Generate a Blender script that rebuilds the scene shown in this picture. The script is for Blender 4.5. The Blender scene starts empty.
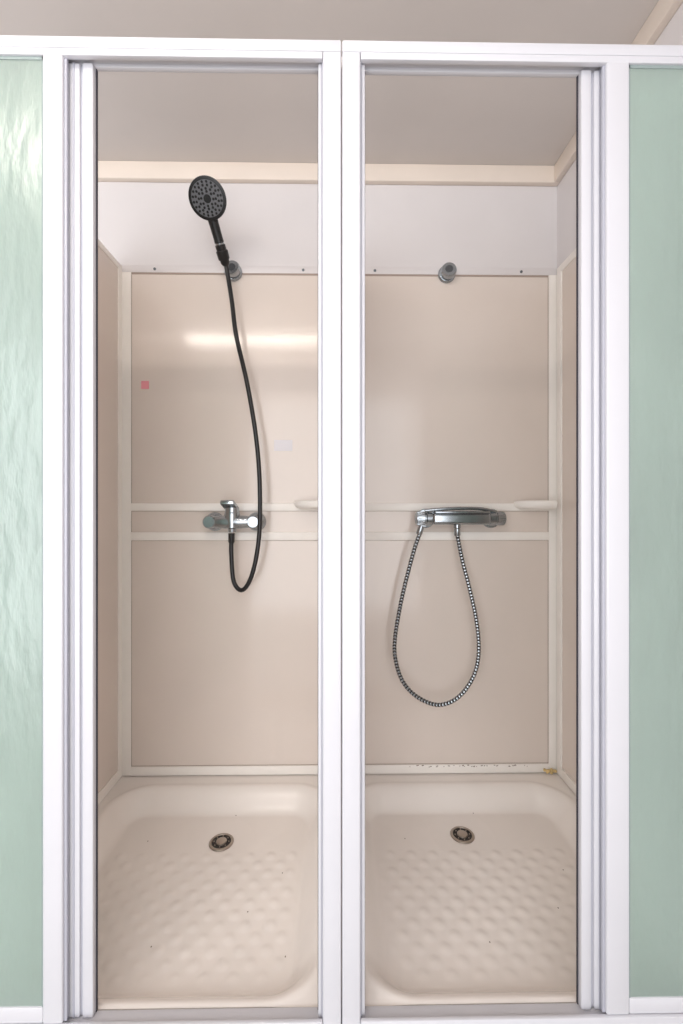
import bpy, bmesh, math, random
from mathutils import Vector, Matrix
random.seed(3)
scene = bpy.context.scene
scene.view_settings.view_transform = 'Standard'
scene.view_settings.look = 'None'

def lin(h):
    h = h.lstrip('#'); o = []
    for i in (0, 2, 4):
        c = int(h[i:i+2], 16) / 255
        o.append(c/12.92 if c <= .04045 else ((c+.055)/1.055)**2.4)
    return (*o, 1)

def mat(name, col, rough=.4, metal=0, spec=.5, noise=0, nscale=6, bump=0, bscale=40, coat=0, crough=.3, trans=0, emit=None, es=0, stretch=None, bdist=.004):
    m = bpy.data.materials.new(name); m.use_nodes = True
    nt = m.node_tree; b = nt.nodes['Principled BSDF']
    c = lin(col)
    b.inputs['Base Color'].default_value = c
    b.inputs['Roughness'].default_value = rough
    b.inputs['Metallic'].default_value = metal
    b.inputs['Specular IOR Level'].default_value = spec
    b.inputs['Coat Weight'].default_value = coat
    b.inputs['Coat Roughness'].default_value = crough
    b.inputs['Transmission Weight'].default_value = trans
    if emit:
        b.inputs['Emission Color'].default_value = lin(emit); b.inputs['Emission Strength'].default_value = es
    tc = nt.nodes.new('ShaderNodeTexCoord'); src = tc.outputs['Object']
    if stretch:
        mp = nt.nodes.new('ShaderNodeMapping'); mp.inputs['Scale'].default_value = stretch
        nt.links.new(src, mp.inputs[0]); src = mp.outputs[0]
    if noise:
        n = nt.nodes.new('ShaderNodeTexNoise'); n.inputs['Scale'].default_value = nscale; n.inputs['Detail'].default_value = 5
        nt.links.new(src, n.inputs['Vector'])
        r = nt.nodes.new('ShaderNodeValToRGB')
        r.color_ramp.elements[0].position = .3; r.color_ramp.elements[1].position = .7
        r.color_ramp.elements[0].color = tuple(x*(1-noise) for x in c[:3])+(1,)
        r.color_ramp.elements[1].color = tuple(min(1, x*(1+noise*.4)) for x in c[:3])+(1,)
        nt.links.new(n.outputs['Fac'], r.inputs[0]); nt.links.new(r.outputs[0], b.inputs['Base Color'])
    if bump:
        n = nt.nodes.new('ShaderNodeTexNoise'); n.inputs['Scale'].default_value = bscale; n.inputs['Detail'].default_value = 3
        nt.links.new(src, n.inputs['Vector'])
        bp = nt.nodes.new('ShaderNodeBump'); bp.inputs['Strength'].default_value = bump; bp.inputs['Distance'].default_value = bdist
        nt.links.new(n.outputs['Fac'], bp.inputs['Height']); nt.links.new(bp.outputs[0], b.inputs['Normal'])
        if coat: nt.links.new(bp.outputs[0], b.inputs['Coat Normal'])
    return m

M = dict(
 panel=mat('beige_laminate', '#e6dad1', .13, noise=.04, nscale=2.5),
 upper=mat('white_laminate', '#e2dddd', .3, noise=.02),
 ceil=mat('ceiling_paint', '#d6cfcb', .5, noise=.04, nscale=3),
 cream=mat('cream_trim', '#efe2d6', .45, noise=.05, nscale=5),
 batten=mat('white_batten', '#fdf8f2', .4, spec=.3, noise=.03, nscale=8),
 alu=mat('white_lacquered_aluminium', '#cfced3', .3, noise=.02),
 alu2=mat('white_lacquer_groove', '#b0b0ba', .35),
 gasket=mat('dark_gasket', '#2b2a36', .5),
 gasketg=mat('grey_gasket', '#8d9a98', .5),
 tray=mat('ceramic_tray', '#fcf5ef', .22, noise=.035, nscale=4),
 chrome=mat('chrome', '#a9afb4', .24, metal=1),
 chromed=mat('chrome_dark', '#70757a', .3, metal=1),
 black=mat('black_plastic', '#161618', .35),
 grey=mat('grey_face', '#626367', .45),
 dark=mat('drain_dark', '#2a2624', .5),
 steel=mat('steel', '#b3a99f', .3, metal=1),
 floor=mat('floor_vinyl', '#a8a39c', .4, noise=.15, nscale=10),
 pink=mat('pink_tape', '#f6a3ad', .5),
 blue=mat('pale_grey', '#e8e5ea', .5),
 stain=mat('yellow_sealant', '#e6c88c', .6, noise=.4, nscale=60),
 speck=mat('grime', '#7d695c', .7),
 seam=mat('seam_grey', '#aa998f', .6),
 lamp=mat('lamp_diffuser', '#ffffff', .5, emit='#fff4e8', es=46),
 glass=mat('frosted_glass', '#cfe2d9', .34, trans=.66, coat=1, crough=.24, bump=.9, bscale=34, bdist=.004, noise=.12, nscale=4, stretch=(1, 1, .35)),
)

class B:
    def __init__(s): s.bm = bmesh.new(); s.mats = []
    def mi(s, k):
        if k not in s.mats: s.mats.append(k)
        return s.mats.index(k)
    def add(s, t, k, smooth=False):
        i = s.mi(k)
        for f in t.faces: f.material_index = i; f.smooth = smooth
        me = bpy.data.meshes.new('t'); t.to_mesh(me); t.free(); s.bm.from_mesh(me); bpy.data.meshes.remove(me)
    def box(s, x0, x1, y0, y1, z0, z1, k, bev=0, seg=2):
        t = bmesh.new(); bmesh.ops.create_cube(t, size=1)
        for v in t.verts:
            v.co = Vector(((x0+x1)/2+v.co.x*(x1-x0), (y0+y1)/2+v.co.y*(y1-y0), (z0+z1)/2+v.co.z*(z1-z0)))
        if bev: bmesh.ops.bevel(t, geom=t.edges[:], offset=bev, segments=seg, affect='EDGES', profile=.5)
        s.add(t, k)
        return s
    def lathe(s, p, axis, prof, k, n=32, sc=(1, 1), up=None):
        a = Vector(axis).normalized(); p = Vector(p)
        u = Vector(up) if up else (Vector((0, 0, 1)) if abs(a.z) < .9 else Vector((1, 0, 0)))
        u = (u-a*u.dot(a)).normalized(); w = a.cross(u)
        t = bmesh.new(); rings = []
        for d, r in prof:
            rings.append([t.verts.new(p+a*d+(u*math.cos(2*math.pi*i/n)*sc[0]+w*math.sin(2*math.pi*i/n)*sc[1])*r) for i in range(n)])
        for q in range(len(rings)-1):
            for i in range(n):
                t.faces.new((rings[q][i], rings[q][(i+1) % n], rings[q+1][(i+1) % n], rings[q+1][i]))
        t.faces.new(rings[0][::-1]); t.faces.new(rings[-1])
        bmesh.ops.recalc_face_normals(t, faces=t.faces[:])
        s.add(t, k, True)
        return s
    def make(s, name, parent=None, sharp=35):
        me = bpy.data.meshes.new(name)
        for f in s.bm.faces: f.smooth = True
        s.bm.to_mesh(me); s.bm.free()
        for k in s.mats: me.materials.append(M[k])
        me.set_sharp_from_angle(angle=math.radians(sharp))
        o = bpy.data.objects.new(name, me); scene.collection.objects.link(o)
        if parent: o.parent = parent
        return o

def empty(name, loc=(0, 0, 0)):
    e = bpy.data.objects.new(name, None); scene.collection.objects.link(e); e.empty_display_size = .05
    return e

def spline(pts, n=14):
    P = [Vector(p) for p in pts]; P = [P[0]*2-P[1]]+P+[P[-1]*2-P[-2]]; out = []
    for i in range(1, len(P)-2):
        a, b, c, d = P[i-1:i+3]
        for j in range(n):
            t = j/n
            out.append(.5*((2*b)+(c-a)*t+(2*a-5*b+4*c-d)*t*t+(3*b-a-3*c+d)*t**3))
    out.append(P[-2]); return out

def resample(pts, step):
    out = [pts[0]]; acc = 0
    for a, b in zip(pts, pts[1:]):
        L = (b-a).length; pos = step-acc
        while pos <= L:
            out.append(a+(b-a)*(pos/L)); pos += step
        acc = (acc+L) % step
    out.append(pts[-1]); return out

def tube(bld, pts, rfun, kfun, n=12):
    t = bmesh.new(); rings = []; prev = None
    for i, p in enumerate(pts):
        a = (pts[min(i+1, len(pts)-1)]-pts[max(i-1, 0)]).normalized()
        u = prev if prev else Vector((0, 1, 0))
        u = (u-a*u.dot(a)).normalized(); prev = u; w = a.cross(u); r = rfun(i)
        rings.append([t.verts.new(p+(u*math.cos(2*math.pi*j/n)+w*math.sin(2*math.pi*j/n))*r) for j in range(n)])
    for q in range(len(rings)-1):
        mi = bld.mi(kfun(q))
        for j in range(n):
            f = t.faces.new((rings[q][j], rings[q][(j+1) % n], rings[q+1][(j+1) % n], rings[q+1][j])); f.material_index = mi
    for r, k in ((rings[0][::-1], 0), (rings[-1], 0)): t.faces.new(r)
    bmesh.ops.recalc_face_normals(t, faces=t.faces[:])
    me = bpy.data.meshes.new('t'); t.to_mesh(me); t.free(); bld.bm.from_mesh(me); bpy.data.meshes.remove(me)

YB = .80; XL = -.81; XR = .80; ZC = 2.395; XM = -.015; ZR = .152
# ---------------- room shell
B().box(-2.6, XR+.1, YB, YB+.1, 0, ZC, 'upper').make('wall_back')
B().box(XR, XR+.1, -2.6, YB, 0, ZC, 'upper').make('wall_right')
B().box(-2.6, XR+.1, -2.6, YB+.1, ZC, ZC+.08, 'ceil').make('ceiling')
B().box(-2.6, XR+.1, -2.6, YB+.1, -.08, 0, 'floor').make('floor')
B().box(-2.6, XR, YB-.022, YB, 2.332, ZC, 'cream', .003).make('trim_1')
B().box(XR-.022, XR, -2.6, YB-.022, 2.332, ZC, 'cream', .003).make('trim_2')

# ---------------- partitions
for nm, x0, x1 in (('shower_partition', XL-.03, XL), ('shower_partition.001', XM-.012, XM+.012)):
    b = B().box(x0, x1, .03, YB, ZR+.004, 2.0, 'panel').box(x0-.003, x1+.003, .03, YB-.001, 2.0, 2.02, 'batten', .002)
    for (xa, xb) in ((x0-.004, x0), (x1, x1+.004)):
        b.box(xa, xb, YB-.035, YB-.001, ZR+.004, 2.0, 'batten').box(xa, xb, .03, YB-.035, ZR+.004, .19, 'batten')
    b.make(nm)

# ---------------- wall panels
def stall(xa, xb, nm, n0):
    p = B()
    for z0, z1 in ((1.152, 1.992), (1.046, 1.124), (.188, 1.016)):
        p.box(xa+.036, xb-.036, YB-.006, YB, z0, z1, 'panel')
    p.make(nm)
    t = B()
    t.box(xa, xa+.036, YB-.010, YB, ZR+.004, 1.998, 'batten', .0015)
    t.box(xb-.036, xb, YB-.010, YB, ZR+.004, 1.998, 'batten', .0015)
    t.box(xa+.036, xb-.036, YB-.014, YB, 1.124, 1.152, 'batten', .002)
    t.box(xa+.036, xb-.036, YB-.014, YB, 1.016, 1.046, 'batten', .002)
    t.box(xa+.036, xb-.036, YB-.012, YB, ZR+.004, .188, 'batten', .002)
    t.box(xa, xb, YB-.008, YB, 1.998, 2.025, 'upper', .001)
    t.box(xa+.036, xb-.036, YB-.007, YB, 1.991, 1.998, 'seam')
    t.box(xa+.036, xa+.038, YB-.0072, YB, .188, 1.990, 'seam')
    t.box(xb-.038, xb-.036, YB-.0072, YB, .188, 1.990, 'seam')
    t.box(xa+.038, xb-.038, YB-.0072, YB, .188, .190, 'seam')
    t.box(xa+.038, xb-.038, YB-.0072, YB, 1.1225, 1.1245, 'seam')
    t.box(xa+.038, xb-.038, YB-.0072, YB, 1.0145, 1.0165, 'seam')
    for dx in (.122, .665):
        t.lathe((xa+dx, YB-.008, 2.010), (0, -1, 0), [(0, .005), (.002, .005), (.003, .003)], 'chromed', 12)
    t.make('trim_%d' % n0)
stall(XL, XM-.012, 'shower_wall_panel', 3)
stall(XM+.012, XR, 'shower_wall_panel.001', 4)
B().box(XR-.004, XR, .0, YB-.04, .19, 1.992, 'panel').make('shower_wall_panel.002')
b = B().box(XR-.009, XR, YB-.045, YB-.012, ZR+.004, 1.998, 'batten', .0015)
b.box(XR-.009, XR, .03, YB-.045, ZR+.004, .19, 'batten', .0015).box(XR-.007, XR, 0, YB-.012, 1.992, 2.02, 'batten', .001)
b.make('trim_5')

# ---------------- trays
def tray(x0, x1, nm, dx, dy):
    y0, y1 = .022, YB-.001; NX, NY = 200, 200
    bm = bmesh.new(); cx = (x0+x1)/2
    hx = (x1-x0)/2-.035; ylo, yhi = .032, y1-.070
    icy = (ylo+yhi)/2; hy = (yhi-ylo)/2
    def H(x, y):
        R = .12
        qx = abs(x-cx)-(hx-R); qy = abs(y-icy)-(hy-R)
        d = math.hypot(max(qx, 0), max(qy, 0))+min(max(qx, qy), 0)-R
        t = min(max(-d/.075, 0), 1); s = t*t*(3-2*t)
        z = ZR-.057*s
        if d < -.05: z -= .006*min((-d-.05)/.25, 1)
        z += .0025*math.exp(-((d-.004)/.010)**2)
        if d < -.075:
            fade = min((-d-.075)/.03, 1)
            p = .064; u = (x-cx)/p; v = (y-.10)/p
            if y < .50:
                for (ou, ov) in ((0, 0), (.5, .5)):
                    a = u-ou-round(u-ou); c = v-ov-round(v-ov)
                    r2 = (a*a+c*c)/(.32**2)
                    if r2 < 1: z += .0026*(1-r2)**2*fade
        r = math.hypot(x-dx, y-dy)
        if r < .1: z -= .004*(1-r/.1)
        return z
    g = [[bm.verts.new((x0+(x1-x0)*i/NX, y0+(y1-y0)*j/NY, H(x0+(x1-x0)*i/NX, y0+(y1-y0)*j/NY))) for i in range(NX+1)] for j in range(NY+1)]
    for j in range(NY):
        for i in range(NX): bm.faces.new((g[j][i], g[j][i+1], g[j+1][i+1], g[j+1][i]))
    per = g[0][:]+[g[j][NX] for j in range(1, NY+1)]+g[NY][::-1][1:]+[g[j][0] for j in range(NY-1, 0, -1)]
    low = [bm.verts.new((v.co.x, v.co.y, 0)) for v in per]
    for i in range(len(per)):
        k = (i+1) % len(per); bm.faces.new((per[i], low[i], low[k], per[k]))
    b = B(); b.add(bm, 'tray')
    e = empty(nm); b.make('basin', e, 50)
    zf = H(dx, dy)
    d = B().lathe((dx, dy, zf-.001), (0, 0, 1), [(0, .036), (.004, .038), (.006, .036), (.0065, .030), (.004, .029)], 'steel', 40)
    d.lathe((dx, dy, zf+.0032), (0, 0, 1), [(0, .029), (.0006, .029)], 'dark', 32)
    d.lathe((dx, dy, zf+.003), (0, 0, 1), [(0, .017), (.004, .016), (.0055, .012), (.006, .004)], 'steel', 32)
    for i in range(8):
        a = i*math.pi/4
        d.lathe((dx+.023*math.cos(a), dy+.023*math.sin(a), zf+.003), (0, 0, 1), [(0, .0022), (.003, .002)], 'steel', 8)
    d.make('drain', e)
    s = B()
    for (sx, sy) in ((.16, .30), (.235, .42), (-.05, .21), (-.20, .55), (.05, .66), (.27, .18)):
        X = cx+sx; s.lathe((X, sy, H(X, sy)-.0003), (0, 0, 1), [(0, .0022), (.0008, .0014)], 'speck', 8, sc=(.8, 1.2))
    s.make('dirt_specks', e)
tray(XL+.001, XM-.0005, 'shower_tray', -.382, .545)
tray(XM+.0005, XR-.001, 'shower_tray.001', .378, .565)

# ---------------- shower doors (frame + frosted sliding panels)
ZT = 2.003; ZB = .168
def doors(sg, nm, a):
    si, fi, fo = a
    e = empty(nm)
    def bx(b, xa, xb, *r):
        xa, xb = sorted((xa*sg+XM, xb*sg+XM)); b.box(xa, xb, *r)
    f = B()
    XE = (XR-.001-XM) if sg > 0 else .825
    bx(f, .0008, .0355, -.016, .018, .10, ZT-.001, 'alu', .0035, 3)
    bx(f, .0355, .0375, -.008, .010, .12, ZT-.021, 'alu2')
    bx(f, .0375, .0445, -.004, .016, .12, ZT-.02, 'alu', .002)
    bx(f, .0443, .0458, .011, .015, .12, ZT-.02, 'gasket')
    bx(f, .0008, XE, -.018, .020, ZT-.022, ZT, 'alu', .003)
    bx(f, .036, XE, -.016, -.006, ZT-.034, ZT-.020, 'alu', .0015)
    bx(f, .036, XE, .008, .018, ZT-.032, ZT-.020, 'alu', .0015)
    bx(f, .036, XE, -.006, .008, ZT-.026, ZT-.021, 'alu')
    bx(f, .0008, XE, -.020, .018, .10, ZB-.010, 'alu', .003)
    bx(f, .036, XE, -.019, -.011, .12, ZB, 'alu', .002)
    bx(f, XE-.03, XE, -.016, .018, .15, ZT-.021, 'alu', .002)
    f.make('frame', e)
    p = B()
    bx(p, fi, fo, -.0155, -.001, ZB, ZT-.030, 'alu', .0035, 3)
    bx(p, fi-.005, fi+.001, -.010, -.003, ZB, ZT-.030, 'alu2', .001)
    bx(p, fo, XE-.03, -.014, -.003, ZB, ZB+.03, 'alu', .003)
    bx(p, fo, fo+.003, -.012, -.006, ZB, ZT-.034, 'gasketg')
    bx(p, fo, XE-.03, -.012, -.006, ZT-.040, ZT-.034, 'gasketg')
    p.make('fixed_panel_frame', e)
    g = B(); bx(g, fo-.002, XE-.03, -.011, -.007, ZB+.02, ZT-.034, 'glass'); g.make('fixed_panel_glass', e)
    p = B()
    bx(p, si+.0015, si+.022, .001, .018, ZB-.008, ZT-.030, 'alu', .003)
    bx(p, si+.021, si+.027, .007, .017, ZB-.008, ZT-.030, 'alu2')
    bx(p, si+.027, fi+.03, .002, .018, ZB-.008, ZT-.030, 'alu', .003)
    bx(p, si+.036, si+.040, .001, .004, ZB-.008, ZT-.030, 'alu2', .0008)
    bx(p, si, si+.002, .012, .0165, ZB-.008, ZT-.030, 'gasket')
    bx(p, fi+.03, XE-.035, .003, .016, ZB-.008, ZB+.025, 'alu', .003)
    p.make('sliding_panel_frame', e)
    g = B(); bx(g, fi+.028, XE-.035, .008, .012, ZB+.02, ZT-.036, 'glass'); g.make('sliding_panel_glass', e)
doors(-1, 'shower_door', (.470, .519, .556))
doors(1, 'shower_door.001', (.460, .501, .545))

# ---------------- wall holders
def holder(x, z, nm):
    b = B().lathe((x, YB-.008, z), (0, -1, 0), [(0, .032), (.006, .032), (.010, .029), (.012, .018), (.026, .017)], 'chrome', 36)
    b.lathe((x+.002, YB-.032, z), (-.1, -.95, .12), [(-.012, .018), (-.008, .026), (.008, .028), (.014, .025)], 'chrome', 32)
    b.lathe((x+.002, YB-.032, z), (-.1, -.95, .12), [(.0142, .014), (.0148, .014)], 'chromed', 24)
    b.make(nm)
holder(-.400, 1.998, 'shower_head_holder')
holder(.384, 1.997, 'shower_head_holder.001')

# ---------------- black hand shower + hose
e = empty('hand_shower')
hc = Vector((-.436, .585, 2.125)); nrm = Vector((.02, -.78, -.62)).normalized()
hb = Vector((-.408, .710, 1.980))
b = B()
b.lathe(hc, nrm, [(-.034, .012), (-.030, .026), (-.020, .045), (-.008, .056), (.002, .060), (.006, .059), (.007, .054)], 'black', 48)
b.lathe(hc, nrm, [(.0065, .050), (.0078, .050)], 'grey', 48)
u = Vector((0, 0, 1)); u = (u-nrm*u.dot(nrm)).normalized(); w = nrm.cross(u)
for r, n in ((.045, 20), (.036, 16), (.027, 12), (.019, 8)):
    for i in range(n):
        a = 2*math.pi*i/n+r*40
        b.lathe(hc+nrm*.0075+(u*math.cos(a)+w*math.sin(a))*r, nrm, [(0, .0042), (.0015, .0036)], 'black', 8)
b.lathe(hc, nrm, [(.0078, .012), (.0095, .011)], 'black', 24)
b.make('head', e)
b = B()
top = hc-nrm*.014-u*.035
ax = (hb-top); L = ax.length
b.lathe(top, ax, [(-.012, .010), (0, .018), (.03, .0165), (L*.5, .0155), (L*.56, .0165), (L*.57, .0145), (L*.60, .0145), (L*.61, .0175), (L*.95, .0155), (L, .011)], 'black', 24)
b.lathe(top, ax, [(L*.572, .0148), (L*.598, .0148)], 'chrome', 24)
b.make('handle', e)
q = top+ax*.80
b = B().lathe(q, ax, [(-.014, .019), (-.012, .0205), (.012, .0195), (.014, .018)], 'black', 24)
b.make('clip', e)
hose = [hb, (-.400, .715, 1.93), (-.387, .71, 1.85), (-.370, .70, 1.73), (-.330, .69, 1.56), (-.299, .69, 1.37),
        (-.287, .69, 1.20), (-.291, .695, 1.03), (-.315, .70, .905), (-.350, .71, .848), (-.383, .72, .875), (-.393, .725, .97), (-.393, .727, 1.03)]
b = B(); tube(b, resample(spline(hose), .006), lambda i: .0078, lambda i: 'black'); 
b.lathe((-.393, .727, 1.045), (0, 0, -1), [(0, .011), (.03, .011), (.036, .008)], 'black', 20)
b.make('hose', e)

# ---------------- lever mixer (left)
e = empty('lever_shower_mixer')
mx = -.390; mz = 1.085; my = .725
b = B()
for s in (-1, 1):
    b.lathe((mx+s*.076, YB-.012, mz), (0, -1, 0), [(0, .034), (.008, .034), (.018, .031), (.024, .024), (.060, .023), (.080, .023), (.084, .019)], 'chrome', 36)
b.lathe((mx-.076, my, mz), (1, 0, 0), [(0, .018), (.03, .022), (.055, .024), (.097, .024), (.122, .022), (.152, .018)], 'chrome', 36)
b.lathe((mx, my, mz-.036), (0, 0, 1), [(0, .013), (.012, .015), (.016, .024), (.060, .027), (.068, .026), (.078, .022)], 'chrome', 36)
b.make('mixer_body', e)
b = B()
b.lathe((mx, my, mz+.030), (0, 0, 1), [(0, .021), (.004, .025), (.020, .024), (.026, .019)], 'chrome', 32)
nb = len(b.bm.verts)
b.box(-.024, .024, -.055, .022, -.008, .008, 'chrome', .005)
b.bm.verts.ensure_lookup_table()
R = Matrix.Rotation(math.radians(-16), 3, 'X')
for v in b.bm.verts[nb:]:
    v.co = R @ v.co + Vector((mx-.006, my, mz+.054))
b.make('lever', e)

# ---------------- thermostatic mixer (right)
e = empty('thermostatic_shower_mixer')
tx0, tx1, tz, ty = .260, .578, 1.097, .735
b = B()
for x in (tx0+.045, tx1-.03):
    b.lathe((x, YB-.006, tz), (0, -1, 0), [(0, .036), (.006, .036), (.014, .032), (.016, .019), (.05, .018)], 'chrome', 36)
b.box(tx0+.055, tx1-.055, ty-.030, ty+.026, tz-.022, tz+.020, 'chrome', .012, 5)
b.box(tx0+.062, tx1-.062, ty-.034, ty+.030, tz+.018, tz+.026, 'chrome', .003, 3)
b.lathe((tx0+.148, ty, tz-.018), (0, 0, -1), [(0, .012), (.016, .012), (.018, .009)], 'chrome', 20)
b.make('mixer_body', e)
b = B()
for x, d in ((tx0, 1), (tx1, -1)):
    b.lathe((x, ty, tz), (d, 0, 0), [(0, .019), (.002, .022), (.030, .0245), (.032, .022), (.036, .022), (.038, .025), (.056, .025)], 'chrome', 36)
    for i in range(16):
        a = 2*math.pi*i/16
        c = Vector((x+d*.004, ty+.0225*math.cos(a), tz+.0225*math.sin(a)))
        b.lathe(c, (d, 0, 0), [(0, .0018), (.026, .0022)], 'chrome', 6)
b.box(tx0+.035, tx0+.048, ty-.010, ty+.010, tz+.020, tz+.034, 'chrome', .003)
b.make('knobs', e)
b = B()
tube(b, resample(spline([(tx0+.03, ty-.015, tz+.028), (tx0+.09, ty-.018, tz+.033), (tx0+.16, ty-.018, tz+.036), (tx0+.23, ty-.015, tz+.034), (tx1-.035, ty-.012, tz+.024)]), .006), lambda i: .006, lambda i: 'chrome')
b.make('top_handle', e)

e2 = empty('chrome_shower_hose')
hp = [(.270, .70, 1.050), (.255, .70, 1.01), (.232, .70, .93), (.203, .70, .81), (.181, .70, .68), (.184, .70, .60), (.211, .70, .525), (.264, .70, .472), (.335, .70, .447),
      (.403, .70, .474), (.455, .70, .545), (.474, .70, .63), (.466, .70, .74), (.440, .70, .86), (.420, .712, .95), (.410, .728, 1.02), (.409, .735, 1.04)]
pts = resample(spline(hp), .0022)
b = B(); tube(b, pts, lambda i: .0076 if i % 5 in (0, 1, 2) else .0064, lambda i: 'chrome' if i % 5 in (0, 1, 2) else 'black', 10)  # alternating black bands paint the chrome's glint pattern into the colour
b.make('hose', e2)
b = B().lathe((.4085, .735, 1.060), (0, 0, -1), [(0, .011), (.022, .011), (.026, .0085)], 'chrome', 20)
b.lathe((.273, .70, 1.070), (-.3, 0, -1), [(0, .010), (.026, .011), (.03, .0085)], 'chrome', 20)
b.make('hose_nuts', e2)

# ---------------- corner soap shelves
def shelf(xc, nm, R):
    t = bmesh.new()
    ang = [math.pi+ (math.pi/2)*i/16 for i in range(17)]
    def ring(r, z, flat=False):
        vs = [t.verts.new((xc, YB-.014, z))]
        for a in ang: vs.append(t.verts.new((xc+r*math.cos(a), YB-.014+r*.7*math.sin(a), z)))
        return vs
    rs = [ring(R*.82, 1.130), ring(R*.95, 1.137), ring(R, 1.147), ring(R, 1.158), ring(R*.95, 1.161), ring(R*.90, 1.156)]
    for a, c in zip(rs, rs[1:]):
        for i in range(len(a)):
            k = (i+1) % len(a); t.faces.new((a[i], a[k], c[k], c[i]))
    t.faces.new(rs[0][::-1]); t.faces.new(rs[-1])
    bmesh.ops.recalc_face_normals(t, faces=t.faces[:])
    b = B(); b.add(t, 'batten', True); b.make(nm)
shelf(XM-.018, 'corner_soap_shelf', .145)
shelf(XR-.048, 'corner_soap_shelf.001', .12)

# ---------------- small marks
B().box(-.738, -.710, YB-.0075, YB-.006, 1.571, 1.600, 'pink').make('pink_tape')
B().box(-.252, -.185, YB-.0066, YB-.006, 1.345, 1.385, 'blue').make('pale_patch')  # flat pale rectangle on the left stall's back panel
b = B()
for i in range(9):
    b.lathe((.745+random.random()*.04, YB-.016, .158+random.random()*.012), (0, -1, .3), [(0, .006), (.003, .005), (.004, .003)], 'stain', 8)
for i in range(40):
    x = random.choice((.30, .42, .50, .62))+random.gauss(0, .035)
    b.lathe((x, YB-.0118, .180+random.random()*.006), (0, -1, 0), [(0, .0014+random.random()*.0016), (.0006, .0008)], 'speck', 6, sc=(.7, 1.9))
b.make('sealant_stain')

# ---------------- lamp
e = empty('ceiling_lamp')
B().box(-1.17, -.13, -.84, -.72, ZC-.03, ZC, 'alu', .004).make('housing', e)
B().box(-1.16, -.14, -.798, -.752, ZC-.050, ZC-.03, 'lamp', .008).make('diffuser', e)
# added fill light behind the viewer, brightens the stall interiors
ld = bpy.data.lights.new('front_fill', 'AREA'); ld.shape = 'RECTANGLE'; ld.size = 3.6; ld.size_y = 2.38; ld.energy = 92; ld.color = (.97, .98, 1)
lo = bpy.data.objects.new('front_fill', ld); scene.collection.objects.link(lo)
lo.location = (-1.0, -2.62, 1.20); lo.rotation_euler = (math.radians(90), 0, 0)

# ---------------- world + camera
w = bpy.data.worlds.new('World'); scene.world = w; w.use_nodes = True
bg = w.node_tree.nodes['Background']; bg.inputs[0].default_value = (.95, .97, 1, 1); bg.inputs[1].default_value = .7
cd = bpy.data.cameras.new('camera'); cam = bpy.data.objects.new('camera', cd); scene.collection.objects.link(cam)
cd.sensor_fit = 'VERTICAL'; cd.sensor_height = 36; cd.lens = 446/1024*36; cd.clip_start = .02
cam.location = (-.027, -.851, 1.12); cam.rotation_euler = (math.radians(90), 0, math.radians(-.8))
scene.camera = cam
